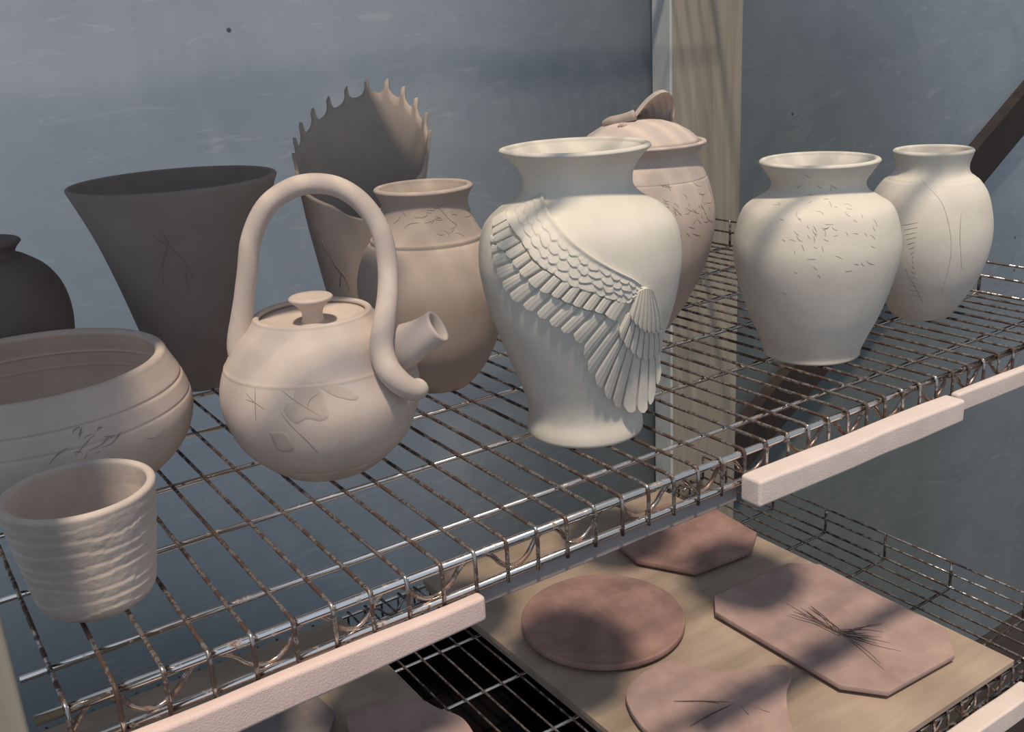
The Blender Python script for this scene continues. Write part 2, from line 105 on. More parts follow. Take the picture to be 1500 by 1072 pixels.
def wire_mat(name, clean, rust, bias):
    m, nt = new_mat(name)
    b = N(nt, 'ShaderNodeBsdfPrincipled'); o = N(nt, 'ShaderNodeOutputMaterial')
    nt.links.new(b.outputs[0], o.inputs[0])
    g = N(nt, 'ShaderNodeNewGeometry')
    f = noise_tex(nt, 90, 4, 0.7, g.outputs['Position'])
    nt.links.new(ramp(nt, f, [(bias-0.06, clean), (bias+0.05, rust)]), b.inputs['Base Color'])
    nt.links.new(ramp(nt, f, [(bias-0.06, (1, 1, 1)), (bias+0.05, (0.25, 0.25, 0.25))]), b.inputs['Metallic'])
    nt.links.new(ramp(nt, f, [(bias-0.06, (0.16,)*3), (bias+0.08, (0.6,)*3)]), b.inputs['Roughness'])
    return m
M['zig'] = wire_mat('tarnished_wire', (0.55, 0.46, 0.40), (0.22, 0.14, 0.11), 0.5)
M['wire'] = wire_mat('rusty_chrome_wire', (0.55, 0.52, 0.50), (0.085, 0.055, 0.045), 0.47)
M['rod'] = wire_mat('chrome_rod', (0.85, 0.80, 0.76), (0.20, 0.125, 0.10), 0.63)

# ------------------------------------------------------------ helpers
def tag(o, label=None, cat=None, group=None, kind=None):
    if label: o['label'] = label
    if cat: o['category'] = cat
    if group: o['group'] = group
    if kind: o['kind'] = kind
    return o
def W(x, y, z): return Vector((x*S, y*S, (z+ZO)*S))
def empty(name, x, y, z):
    o = bpy.data.objects.new(name, None); col.objects.link(o)
    o.location = W(x, y, z); o.empty_display_size = 0.05
    return o
class MB:
    def __init__(s): s.v = []; s.f = []
    def grid(s, rows, closed=False, flip=False):
        b = len(s.v); nr = len(rows); nc = len(rows[0])
        for r in rows: s.v.extend([tuple(p) for p in r])
        for i in range(nr-1):
            for j in range(nc if closed else nc-1):
                k = (j+1) % nc
                q = (b+i*nc+j, b+i*nc+k, b+(i+1)*nc+k, b+(i+1)*nc+j)
                s.f.append(q[::-1] if flip else q)
        return b
    def cap(s, idx): s.f.append(tuple(idx))
    def tube(s, P, r, n=8, caps=True, flat=None):
        P = [Vector(p) for p in P]; R = r if isinstance(r, (list, tuple)) else [r]*len(P)
        T = []
        for i in range(len(P)):
            a = P[max(i-1, 0)]; c = P[min(i+1, len(P)-1)]; T.append((c-a).normalized())
        u = T[0].orthogonal().normalized(); rows = []
        for i in range(len(P)):
            u = (u - T[i]*u.dot(T[i])).normalized(); w = T[i].cross(u)
            rows.append([P[i] + (u*math.cos(2*PI*k/n) + w*math.sin(2*PI*k/n))*R[i] for k in range(n)])
        b = s.grid(rows, True)
        if caps:
            s.cap([b+k for k in range(n)][::-1]); s.cap([b+(len(P)-1)*n+k for k in range(n)])
    def prism(s, pts, z0, z1):
        b = len(s.v); n = len(pts)
        for z in (z0, z1): s.v.extend([(p[0], p[1], z) for p in pts])
        for i in range(n):
            j = (i+1) % n; s.f.append((b+i, b+j, b+n+j, b+n+i))
        s.f.append(tuple(b+i for i in range(n))[::-1]); s.f.append(tuple(b+n+i for i in range(n)))
    def box(s, x0, x1, y0, y1, z0, z1):
        s.prism([(x0, y0), (x1, y0), (x1, y1), (x0, y1)], z0, z1)
    def build(s, name, mat, parent=None, origin=None, smooth=True, bevel=0, fix=True):
        """vertices are in inches; relative to the parent's base, or to origin for a top-level mesh"""
        me = bpy.data.meshes.new(name)
        ox = origin or (0, 0, 0)
        me.from_pydata([((x-ox[0])*S, (y-ox[1])*S, (z-ox[2])*S) for x, y, z in s.v], [], s.f)
        me.update()
        if fix:
            import bmesh
            bm = bmesh.new(); bm.from_mesh(me); bmesh.ops.recalc_face_normals(bm, faces=bm.faces); bm.to_mesh(me); bm.free()
        if smooth:
            for p in me.polygons: p.use_smooth = True
        me.materials.append(mat)
        o = bpy.data.objects.new(name, me); col.objects.link(o)
        if parent is not None: o.parent = parent
        elif origin is not None: o.location = W(*origin)
        if bevel:
            bv = o.modifiers.new('bevel', 'BEVEL'); bv.width = bevel*S; bv.segments = 3; bv.limit_method = 'ANGLE'
            bv.angle_limit = math.radians(40)
            if smooth:
                ws = o.modifiers.new('wn', 'WEIGHTED_NORMAL'); ws.keep_sharp = False
        return o
def cr(P, n=8):
    P = [tuple(map(float, p)) for p in P]; out = []
    for i in range(len(P)-1):
        p0 = P[max(i-1, 0)]; p1 = P[i]; p2 = P[i+1]; p3 = P[min(i+2, len(P)-1)]
        for k in range(n):
            t = k/n
            out.append(tuple(.5*((2*b)+(-a+c)*t+(2*a-5*b+4*c-d)*t*t+(-a+3*b-3*c+d)*t**3) for a, b, c, d in zip(p0, p1, p2, p3)))
    out.append(P[-1]); return out
def prof_r(pr, z):
    for (r0, z0), (r1, z1) in zip(pr, pr[1:]):
        if z0 <= z <= z1: return r0 + (r1-r0)*((z-z0)/(z1-z0) if z1 > z0 else 0)
    return pr[0][0] if z < pr[0][1] else pr[-1][0]
def pot_mesh(profile, th=0.22, nseg=112, rimr=None, grooves=(), rfun=None, zfun=None, sub=8, floor=0.35):
    """hollow thrown pot: outer wall, rounded rim, inner wall and floor; grooves = (z, depth, width)"""
    pr = cr(profile, sub)
    if grooves:     # refine near grooves
        zs = sorted(set([z for r, z in pr] + [g[0]+g[2]*k/4 for g in grooves for k in range(-6, 7)]))
        zs = [z for z in zs if 0 <= z <= pr[-1][1]]
        base = pr; pr = [(prof_r(base, z) - sum(g[1]*math.exp(-((z-g[0])/(g[2]*.5))**2) for g in grooves), z) for z in zs]
    rr = rimr or th*.55
    outer = [(r, z) for r, z in pr]
    rt, zt = outer[-1]
    rim = [(rt - rr + rr*math.cos(a), zt + rr*.9*math.sin(a)) for a in [PI*k/8 for k in range(1, 8)]]
    inner = []
    for r, z in reversed(pr):
        if z < floor: break
        tt = th + (2*rr-th)*max(0, 1-(zt-z)/.5) if 2*rr > th else th
        inner.append((max(r-tt, .02), z))
    fl = inner[-1][0]
    inner += [(fl*.9, floor*.8), (fl*.5, floor*.72), (0.02, floor*.7)]
    path = [(0.02, 0.02), (outer[0][0]*.8, 0.03)] + outer + rim + inner
    rows = []
    for r, z in path:
        row = []
        for k in range(nseg):
            a = 2*PI*k/nseg
            q = r if rfun is None else rfun(r, z, a)
            zz = z if zfun is None else zfun(q, z, a)
            row.append((q*math.cos(a), q*math.sin(a), zz))
        rows.append(row)
    m = MB(); b = m.grid(rows, True)
    m.cap([b+k for k in range(nseg)]); e = b+(len(rows)-1)*nseg; m.cap([e+k for k in range(nseg)])
    return m
def lathe(path, nseg=64, cx=0, cy=0):
    m = MB(); rows = [[(cx+r*math.cos(2*PI*k/nseg), cy+r*math.sin(2*PI*k/nseg), z) for k in range(nseg)] for r, z in path]
    b = m.grid(rows, True); m.cap([b+k for k in range(nseg)]); e = b+(len(rows)-1)*nseg; m.cap([e+k for k in range(nseg)])
    return m
ZP = 0.06   # pots stand on top of the wires
def unw(t): return t-2*PI if t > 2 else t
def surf(pr, t, z, h=0):
    # point on a turned surface at azimuth t, height z, lifted by h along the normal
    r = prof_r(pr, z); dr = (prof_r(pr, z+.05)-prof_r(pr, z-.05))/.1
    l = math.sqrt(1+dr*dr); r += h/l
    return (r*math.cos(t), r*math.sin(t), z - h*dr/l)
def lines_on(profile, lines, rad, name, mat, parent, sink=0.0):
    pr = cr(profile); m = MB()
    for l in lines:
        p = [(unw(t), z) for t, z, *_ in l]
        q = cr(p, 5) if len(p) > 2 else [tuple(a+(b-a)*k/4 for a, b in zip(p[0], p[1])) for k in range(5)]
        P = [surf(pr, t, z, sink) for t, z in q]
        n = len(P)
        m.tube(P, [rad*(.45+.75*math.sin(PI*(i+.6)/(n+.3))) for i in range(n)], 5)
    return m.build(name, mat, parent)

# ------------------------------------------------------------ wire shelves
XE = 42.0
RODS = [1.71, 5.67, 9.64, 13.68, 17.65, 21.62]
YB = 23.7
def seg(a, b, n):
    return [tuple(p+(q-p)*k/n for p, q in zip(a, b)) for k in range(n+1)]
def make_shelf(name, x, y, z):
    root = empty(name, x, y, z)
    def truss(yy, sgn):
        m = MB(); m.tube([(-.6, yy, -.17), (XE, yy, -.17)], .12, 10); m.build('edge_rod', M['rod'], root)
        m = MB(); m.tube([(-.6, yy, -1.12), (XE, yy, -1.12)], .11, 10); m.build('edge_rod', M['rod'], root)
        m = MB(); P = []
        n = int((XE+.6)*10)
        for k in range(n+1):
            xx = -.6+(XE+.6)*k/n
            a = (xx-.15)/2.35*2*PI
            w = math.sin(a+.35*math.sin(a*.37)); w = math.copysign(abs(w)**.8, w)
            P.append((xx, yy+sgn*.13, -.645+.38*w))
        m.tube(P, .07, 7); m.build('zigzag_wire', M['zig'], root)
    truss(0.0, 1); truss(YB, -1)
    for yy in RODS:
        m = MB(); m.tube([(-.6, yy, -.14), (XE-.05, yy, -.14)], .085, 8); m.build('support_rod', M['rod'], root)
    # one cross wire, then copies along the shelf
    m = MB()
    P = [(0, -.16, -1.24), (0, -.165, -.9), (0, -.165, -.4), (0, -.15, -.12), (0, -.10, -.02), (0, 0.02, .0)]
    P += [(0, YB*k/24, 0) for k in range(1, 24)] + [(0, YB-.02, 0), (0, YB+.12, -.05), (0, YB+.165, -.3), (0, YB+.16, -1.2)]
    m.tube(P, .058, 8)
    w0 = m.build('cross_wire', M['wire'], root)
    for k in range(1, 42):
        w = w0.copy(); col.objects.link(w); w.parent = root; w.location = (k*S, 0, 0)
    # raised ledge along the right end
    for zz in (.75, 1.42):
        m = MB(); m.tube([(XE, .3, zz), (XE, YB, zz)], .058, 8); m.build('ledge_rail', M['wire'], root)
    m = MB(); m.tube([(XE, 0, -.05), (XE, YB, -.05)], .07, 8); m.build('end_rod', M['wire'], root)
    for yy in [.3]+RODS+[YB]:
        m = MB(); m.tube([(XE+.02, yy, -.14), (XE+.04, yy, .6), (XE, yy, 1.46)], .075, 8); m.build('ledge_post', M['wire'], root)
    return root
def copy_tree(o, parent=None):
    c = o.copy(); col.objects.link(c); c.parent = parent
    for ch in list(o.children): copy_tree(ch, c)
    return c
LZ = -15.95
up = make_shelf('wire_shelf', 0, 0, 0)
tag(up, 'rusty chrome wire shelf carrying the vases, bowls and teapot', 'shelf', 'wire shelves of the rack')
lo = copy_tree(up); lo.name = 'wire_shelf'; lo.location = W(0, 0, LZ)
tag(lo, 'lower rusty wire shelf under the flat clay plates and boards', 'shelf', 'wire shelves of the rack')
hi = copy_tree(up); hi.name = 'wire_shelf'; hi.location = W(0, 0, 18.0)  # unseen tier added overhead so its wires band the sunlight
tag(hi, 'unseen wire shelf added above the vases to band the light', 'shelf', 'wire shelves of the rack')
def rackpost(x, y, lab):
    m = MB(); m.box(-1.9, 1.9, -.75, .75, 0, 75)
    o = m.build('rack_post', M['post'], None, None, False, .08)
    o.location = (x*S, y*S, 0); tag(o, lab, 'post'); return o
rackpost(-2.68, -.35, 'cream painted wooden post at the front left end of the shelf')

# ------------------------------------------------------------ foam edge strips
def strip(name, x0, x1, y0, y1, z0, z1, mat, label, taper=0.0, bev=.12):
    m = MB(); n = 24; rows = []
    for k in range(n+1):
        t = k/n; x = (x1-x0)*t
        zz0 = (z0-z1) + taper*t + .012*math.sin(x*1.3); w = .008*math.sin(x*2.1+1)
        rows.append([(x, 0+w, zz0), (x, y1-y0+w, zz0), (x, y1-y0+w, 0.02*math.sin(x)), (x, 0+w, 0.02*math.sin(x+1))])
    b = m.grid(rows, True); m.cap([b, b+1, b+2, b+3]); e = b+n*4; m.cap([e, e+1, e+2, e+3])
    o = m.build(name, mat, None, (x0, y0, z1), True, bev)
    o.location = W(x0, y0, z1)
    for v in o.data.vertices: v.co += Vector((x0*S, y0*S, z1*S))
    return tag(o, label, 'foam strip', 'foam strips on the shelf edges')
strip('foam_strip', -2, 10.0, -.62, -.215, -2.2, -1.08, M['foam_pink'], 'long pink foam strip clipped under the front left edge of the shelf', .38)
strip('foam_strip', 19.75, 30.5, -1.05, -.215, -1.62, -.72, M['foam_white'], 'thick pale foam block strip below the shelf edge, in front of the right vase')
strip('foam_strip', 30.8, 42.5, -.6, -.215, -1.55, -.75, M['foam_white'], 'thinner pink foam strip at the far right end of the upper shelf edge')
strip('foam_strip', 10.0, 20.0, .12, .4, -1.85, -1.26, M['foam_grey'], 'narrow grey foam strip under the middle of the shelf edge', 0, .05)
strip('foam_strip', 26, 38.4, -1.2, -.3, LZ-1.9, LZ-.75, M['foam_white'], 'pale foam strip along the front of the lower shelf')

# ------------------------------------------------------------ pots
WING=[(1.75,0),(1.9,.08),(1.92,.3),(1.85,.8),(1.95,1.35),(2.2,2.07),(2.64,3.3),(2.97,4.34),(3.15,5.3),(3.19,5.9),(3.12,6.55),(2.92,7.05),(2.5,7.45),(2.02,7.72),(1.75,8.0),(1.7,8.3),(1.78,8.6),(2.0,8.93),(2.28,9.2)]
TEA=[(1.3,0),(1.55,.06),(2.1,.5),(2.6,1.05),(2.93,1.8),(3.05,2.6),(2.86,3.4),(2.4,4.2),(2.0,4.65),(1.8,4.9)]
RIGHT=[(1.75,0),(1.84,.06),(1.88,.3),(2.1,.85),(2.53,1.85),(2.93,3.15),(3.1,4.1),(3.05,4.85),(2.76,5.75),(2.25,6.15),(1.85,6.4),(1.72,6.75),(1.98,7.2),(2.2,7.5)]
MED=[(1.1,0),(1.25,.08),(1.85,.75),(2.36,1.75),(2.65,3.1),(2.72,4.15),(2.46,5.1),(2.05,5.75),(1.8,6.2),(1.62,6.7),(1.6,7.1),(1.8,7.5)]
FAR=[(1.15,0),(1.25,.1),(1.65,.75),(2.15,1.65),(2.45,2.6),(2.57,3.5),(2.52,4.3),(2.28,5.25),(1.9,5.85),(1.53,6.15),(1.45,6.5),(1.6,7.05)]
JAR=[(1.3,0),(1.45,.3),(2.1,1.3),(2.93,3.2),(3.18,4.9),(2.95,6.2),(2.6,7.0),(2.42,7.3),(2.45,7.6),(2.8,7.95)]
CONE=[(1.25,0),(1.33,.1),(2.0,1.9),(2.6,4.3),(3.15,6.2),(3.85,8.0)]
BOWL=[(2.0,0),(2.2,.06),(3.2,.5),(4.1,1.3),(4.45,2.3),(4.3,3.1),(4.05,3.65),(3.9,3.98)]
DARK=[(1.4,0),(1.5,.1),(2.2,.9),(2.75,2.2),(3.0,3.6),(2.9,4.7),(2.5,5.5),(1.9,6.0),(1.55,6.2),(1.6,6.4),(1.78,6.6)]
CUP=[(0.95,0),(1.12,.06),(1.35,.3),(1.45,.8),(1.57,1.6),(1.67,2.25),(1.77,2.92)]

# winged vase
cw = (17.36, 4.5)
wv = empty('winged_vase', cw[0], cw[1], ZP)
tag(wv, 'tall pale vase with a large feathered wing carved across its front', 'vase')
def rimpull(r, z, a):
    # slightly drawn-out lip on the left of the rim
    if z > 8.6:
        da = (a-2.5+PI) % (2*PI)-PI
        return r + .10*math.exp(-(da/.28)**2)*min(1, (z-8.6)/.6)
    return r
pot_mesh(WING, .22, 160, rfun=rimpull).build('body', M['white_clay'], wv)
prW = cr(WING)
wingbase = MB()
def lerp(a, b, t): return tuple(x+(y-x)*t for x, y in zip(a, b))
def fixd(p): return (unw(p[0]), p[1], p[2] if len(p) > 2 else 0)
def polycurve(pts, t):
    n = len(pts)-1; x = min(max(t, 0), .99999)*n; i = int(x); return lerp(pts[i], pts[i+1], x-i)
def feather(d0, d1, parent, lift, tlift, ext=.12, nu=12, nv=14, name='feather', inset=.085):
    t0, r0 = map(fixd, d0); t1, r1 = map(fixd, d1)
    m = MB(); top = []; bot = []
    for i in range(nv+1):
        v = i/nv; rt = []; rb = []
        for j in range(nu+1):
            u = j/nu; uu = inset+u*(1-2*inset)
            s = 2*u-1
            vv = v*(1+ext*(1-s*s) - ext*.35)
            p = lerp(lerp(r0, r1, uu), lerp(t0, t1, uu), vv)
            h = lift + (tlift-lift)*v + .032*(1-abs(s)**7)
            # little central shaft
            h += .012*math.exp(-(s/.13)**2)
            rt.append(surf(prW, p[0], p[1], p[2]+h)); rb.append(surf(prW, p[0], p[1], p[2]*.75-.06))
        top.append(rt); bot.append(rb)
    m.grid(top); m.grid(bot, flip=True)
    rows = []
    loop_t = top[0] + [r[-1] for r in top[1:]] + top[-1][::-1][1:] + [r[0] for r in top[::-1]][1:-1]
    loop_b = bot[0] + [r[-1] for r in bot[1:]] + bot[-1][::-1][1:] + [r[0] for r in bot[::-1]][1:-1]
    m.grid([loop_t, loop_b], True)
    return m.build(name, M['white_clay'], parent)
# covert area with small overlapping scales
LE = [fixd(p) for p in D['LE']]; LO = [fixd(p) for p in D['LO']]
LE = cr(LE, 5); LO = cr(LO, 5)
ns, ntt = 190, 56; rows = []
for i in range(ns+1):
    s_ = i/ns; a = polycurve(LE, s_); b = polycurve(LO, s_); row = []
    for j in range(ntt+1):
        t = j/ntt; p = lerp(a, b, t)
        nz = noise.noise(Vector((s_*14, t*4, 1))); A = s_*14+.35*nz; B = max(0, (t-.12)/.88)*3.9+.25*noise.noise(Vector((s_*11, t*3, 7)))
        h = 0; 
        for k in range(0, 6):
            x = (A+.5*(k % 2)) % 1 - .5
            tip = k+.95-1.5*x*x
            if B < tip:
                frac = 1-min(1, (tip-B)/1.0)
                h = (.044+.014*nz)*frac*(1-.85*(2*x)**4); break
        ridge = .06*math.exp(-((t-.05)/.07)**2)
        edge = min(1, (s_+.02)/.12)
        hh = (.09+(h if t > .1 else 0)+ridge)*edge
        if j in (0, ntt): hh = -.05
        if i in (0, ns): hh = -.05
        row.append(surf(prW, p[0], p[1], hh))
    rows.append(row)
m = MB(); m.grid(rows); wing = m.build('carved_wing', M['white_clay'], wv)
W3 = D['W3']; W2 = D['W2']; W2P = D['W2P']; W1P = D['W1P']
for i in range(len(W3)-1):
    feather(W3[i], W3[i+1], wing, .035, .06+.04*(i > 12), .10)
for i in range(len(W2)-1):
    feather(W2[i], W2[i+1], wing, .085, .115, .06)
for i in range(len(W2P)-1):
    feather(W2P[i], W2P[i+1], wing, .10, .14, .10)
for i in range(len(W1P)-1):
    feather(W1P[i], W1P[i+1], wing, .15, .19, .08, inset=.06)

# teapot
ct = (9.51, 7.61)
tp = empty('teapot', ct[0], ct[1], ZP)
tag(tp, 'round clay teapot with a tall overhead handle, short spout and leaf prints', 'teapot')
pot_mesh(TEA, .2, 128, grooves=[(3.55, -.02, .1), (.62, .03, .1)]).build('body', M['pink_clay'], tp)
lid = lathe([(0.02, 4.5), (1.5, 4.55), (1.66, 4.72), (1.62, 4.84), (1.45, 4.82), (1.1, 4.66), (.7, 4.58), (.42, 4.62), (.34, 4.7), (.02, 4.7)], 72)
lido = lid.build('lid', M['pink_clay'], tp)
lathe([(0.02, 4.66), (.35, 4.67), (.32, 4.8), (.31, 4.95), (.36, 5.1), (.5, 5.24), (.64, 5.35), (.67, 5.42), (.62, 5.47), (.4, 5.45), (.02, 5.42)], 72).build('knob', M['pink_clay'], lido)
H = [tuple(a-b for a, b in zip(p, (ct[0], ct[1], ZP))) for p in D['H']]
Hc = cr(H, 6); nH = len(Hc)
rad = []
for i in range(nH):
    t = i/(nH-1)
    r = .30 + .17*max(0, 1-t/.13) + .06*math.exp(-((t-.83)/.12)**2)
    if t > .97: r *= math.sqrt(max(.05, 1-((t-.97)/.031)**2))
    rad.append(r)
m = MB(); m.tube(Hc, rad, 20); m.build('handle', M['pink_clay'], tp)
SP = [tuple(a-b for a, b in zip(p, (ct[0], ct[1], ZP))) for p in D['SP']]
d_ = Vector(SP[-1])-Vector(SP[0]); SP = [tuple(Vector(SP[0])-d_*.25)]+SP
Sc = cr(SP, 5); nS = len(Sc); m = MB()
def srad(t): return .49 + .5*(1-t)**1.6 + .03*max(0, (t-.85)/.15)
outer = Sc; P = list(outer); R = [srad(i/(nS-1)) for i in range(nS)]
tipd = (Vector(Sc[-1])-Vector(Sc[-2])).normalized()
P += [tuple(Vector(Sc[-1])+tipd*.04)]; R += [R[-1]-.05]
P += [tuple(Vector(Sc[-1])+tipd*.02), tuple(Vector(Sc[-1])-tipd*.05)]; R += [R[nS-1]-.12, R[nS-1]-.15]
P += list(reversed(Sc[6:-2])); R += [max(.12, srad(i/(nS-1))-.2) for i in range(nS-3, 5, -1)]
# build manually so the frame does not flip where the path turns back inside
T = tipd; 
def ring(p, r, t, n=28):
    u = Vector((0, 0, 1)); u = (u-t*u.dot(t)).normalized(); w = t.cross(u)
    return [Vector(p)+(u*math.cos(2*PI*k/n)+w*math.sin(2*PI*k/n))*r for k in range(n)]
rows = []
for i, (p, r) in enumerate(zip(P, R)):
    if i < nS:
        a = Vector(Sc[max(i-1, 0)]); b = Vector(Sc[min(i+1, nS-1)]); t = (b-a).normalized()
    else: t = tipd
    rows.append(ring(p, r, t))
b = m.grid(rows, True); m.cap([b+k for k in range(28)]); e = b+(len(rows)-1)*28; m.cap([e+k for k in range(28)])
m.build('spout', M['pink_clay'], tp, fix=True)
prT = cr(TEA)
for L in D['LEAF']:
    pts = [(unw(t), z) for t, z, *_ in L]; cxm = sum(p[0] for p in pts)/len(pts); cz = sum(p[1] for p in pts)/len(pts)
    pts = cr(pts+[pts[0]], 5)[:-1]
    m = MB(); rows = [[surf(prT, cxm+(p[0]-cxm)*f, cz+(p[1]-cz)*f, .006 if f < 1 else -.01) for p in pts] for f in (1, .93, .7, .4, .1)]
    b = m.grid(rows, True); e = b+4*len(pts); m.cap([e+k for k in range(len(pts))])
    o = m.build('leaf_print', M['leafp'], tp)
    o['label'] = 'darker pressed leaf print'
lines_on(TEA, D['T_tea'], .012, 'pressed_stems', M['inlay'], tp)

def pot(name, c, profile, mat, label, cat, lines=None, lr=.016, **k):
    root = empty(name, c[0], c[1], ZP); tag(root, label, cat)
    pot_mesh(profile, **k).build('body', mat, root)
    if lines: lines_on(profile, D[lines], lr, 'pressed_twigs', M['inlay'], root)
    return root
pot('vase', (29.0, 4.75), RIGHT, M['white_clay'], 'white wide-shouldered vase with sprig marks, in front of the rightmost vase', 'vase', 'T_right', .009)
pot('vase', (36.6, 5.05), FAR, M['white_clay'], 'rightmost vase, oval and pale with a short neck and an oval outline on its side', 'vase', 'T_far', .010, grooves=[(5.95, .025, .07)])
pot('vase', (15.99, 11.81), MED, M['tan_clay'], 'tan vase with a ringed shoulder, standing behind the teapot spout', 'vase', 'T_med', .011, grooves=[(5.62, .05, .1), (5.76, -.03, .1)])
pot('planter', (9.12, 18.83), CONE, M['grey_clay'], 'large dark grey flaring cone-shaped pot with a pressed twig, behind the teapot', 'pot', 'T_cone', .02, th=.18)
pot('bowl', (2.0, 11.4), BOWL, M['pink_clay'], 'wide round clay bowl with an inward rim and two grooves, behind the ribbed cup', 'bowl', 'T_bowl', .012, th=.3, nseg=144, grooves=[(3.28, .05, .08), (2.75, .025, .08)])
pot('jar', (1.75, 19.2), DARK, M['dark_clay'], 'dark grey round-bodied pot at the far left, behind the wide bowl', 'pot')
# ribbed cup
PCUP = cr(CUP)
def cuprib(r, z, a):
    if r < prof_r(PCUP, z)-.06 or z < .15 or z > 2.88: return r
    w = noise.noise(Vector((math.cos(a)*1.2, math.sin(a)*1.2, z*1.4)))*.35
    fine = noise.noise(Vector((math.cos(a)*9, math.sin(a)*7, z*7)))*.010
    ph = (z+w*.5)/.34
    f = ph-math.floor(ph)
    return r + (.03*f**.6-.015 + fine)*min(1, (2.88-z)/.25)
pc = []
for k in range(70):
    z = 2.92*k/69; pc.append((prof_r(cr(CUP), z), z))
cup = empty('cup', 1.58, 3.72, ZP); tag(cup, 'small rough ribbed clay cup nearest the camera at the front left', 'cup')
def cup_r(r, z, a): return cuprib(r, z, a)
pot_mesh(pc, .17, 220, sub=1, rfun=cup_r, rimr=.11).build('body', M['cup_clay'], cup)

# jar with lid
jc = (26.75, 12.3)
jar = empty('lidded_jar', jc[0], jc[1], ZP); tag(jar, 'lidded jar with a curled leaf knob, standing behind the winged vase', 'jar')
pot_mesh(JAR, .2, 112, grooves=[(6.55, .02, .06)]).build('body', M['pink_clay'], jar)
lines_on(JAR, D['T_jar'], .010, 'pressed_twigs', M['inlay'], jar)
lidj = lathe([(0.02, 7.9), (2.4, 7.9), (2.5, 8.0), (2.42, 8.14), (2.1, 8.42), (1.6, 8.7), (1.0, 8.88), (.5, 8.95), (.02, 8.97)], 80).build('lid', M['pink_clay'], jar)
# curled leaf knob: a thin shell opening to the right, with a flat tail on the left
n_ = Vector((.62, .785, 0)).normalized(); rt_ = Vector((n_.y, -n_.x, 0))
def LK(s, d, z): return rt_*s + n_*d + Vector((0, 0, z))
F = [(-.4, -.4, 8.72), (-.28, -.42, 9.12), (0.0, -.42, 9.5), (.35, -.36, 9.85), (.75, -.25, 10.08), (1.1, -.1, 10.08), (1.35, .1, 9.8)]
Bk = [(-.35, .5, 8.75), (-.05, .8, 8.78), (.3, 1.0, 8.75), (.7, 1.1, 8.7), (1.05, 1.1, 8.7), (1.25, 1.0, 8.7), (1.4, .8, 8.95)]
m = MB(); rowsA = []; rowsB = []
Fc = cr(F, 4); Bc = cr(Bk, 4)
for i, (f, b) in enumerate(zip(Fc, Bc)):
    ra = []; rb = []
    for k in range(11):
        t = k/10; p = lerp(f, b, t); bul = .42*math.sin(PI*t)
        jag = .06*math.sin(i*1.9)*(t > .05)*math.sin(PI*t)
        q = (p[0]+.1*bul, p[1]+.8*bul, p[2]+.45*bul+jag); ra.append(LK(*q)); rb.append(LK(q[0]+.12, q[1]-.06, q[2]-.1))
    rowsA.append(ra); rowsB.append(rb)
m.grid(rowsA); m.grid(rowsB, flip=True)
lt = rowsA[0]+[r[-1] for r in rowsA[1:]]+rowsA[-1][::-1][1:]+[r[0] for r in rowsA[::-1]][1:-1]
lb = rowsB[0]+[r[-1] for r in rowsB[1:]]+rowsB[-1][::-1][1:]+[r[0] for r in rowsB[::-1]][1:-1]
m.grid([lt, lb], True); m.build('leaf_knob', M['tan_clay'], lidj)
m = MB(); tail = [(-1.5, 0.0, 8.84), (-1.2, -.15, 8.95), (-.8, -.3, 9.0), (-.45, -.5, 9.1), (-.2, -.6, 9.2)]
tc = cr(tail, 4); m.tube([LK(*p) for p in tc], [.06+.16*math.sin(PI*.5*min(1, (i+1)/9)) for i in range(len(tc))], 10)
m.tube([LK(-.9, -1.0, 8.75), LK(-.75, -1.05, 8.85), LK(-.6, -1.0, 8.8), LK(-.62, -.8, 8.9)], [.05, .12, .12, .05], 8)
m.build('leaf_stem', M['tan_clay'], lidj)

# comb-edged vase
fv = empty('comb_edged_vase', 16.1, 17.1, ZP); tag(fv, 'grey-tan vase with a tall fan-shaped saw-toothed back, behind the teapot handle', 'vase')
azb = math.atan2(37.1, 17.7)
HT = [(-180, 6.1), (-165, 6.3), (-150, 6.7), (-120, 7.1), (-100, 7.7), (-90, 8.1), (-75, 8.6), (-60, 9.1), (-40, 9.8), (-20, 10.35), (0, 10.8), (15, 11.0), (30, 10.9), (50, 10.4), (65, 9.9), (80, 9.3), (92, 8.8), (105, 8.0), (120, 7.4), (150, 7.0), (165, 6.5), (180, 6.1)]
def hrim(ph):
    for (a, x), (b, y) in zip(HT, HT[1:]):
        if a <= ph <= b: h = x+(y-x)*(ph-a)/(b-a); break
    amp = max(0, min(1, (h-7.3)/1.2))
    f = (ph/15.5+.3) % 1; tooth = 0
    g = f+.06*math.sin(2*PI*f)
    if .12 < g < .88: tooth = -math.sqrt(max(0, 1-((g-.50)/.38)**2))
    else: tooth = .45-1.6*abs(((g+.5) % 1)-.56)
    return h + .42*amp*tooth
FB = cr([(1.35, 0), (1.45, .1), (1.9, 2.9), (2.32, 5.6)], 8)
nA = 720; inner = []; rows = []
zsb = [z for r, z in FB]
for r, z in FB: rows.append([(r*math.cos(2*PI*k/nA), r*math.sin(2*PI*k/nA), z) for k in range(nA)])
NV = 12
def upper(k, v, off):
    a = 2*PI*k/nA; ph = -math.degrees((a-azb+PI) % (2*PI)-PI); h = hrim(ph)
    z = 5.6+(h-5.6)*v; r = 2.32+(.17-.05*max(0, math.sin(math.radians(-ph))))*(z-5.6)+.004*(z-5.6)**2+.06*math.sin(math.radians(ph)*5)*max(0, z-6)/4 - off
    return (r*math.cos(a), r*math.sin(a), z)
for j in range(1, NV+1): rows.append([upper(k, j/NV, 0) for k in range(nA)])
for j in range(NV, 0, -1): rows.append([upper(k, j/NV, .14) for k in range(nA)])
for r, z in reversed(FB):
    if z > .4: rows.append([((r-.14)*math.cos(2*PI*k/nA), (r-.14)*math.sin(2*PI*k/nA), z) for k in range(nA)])
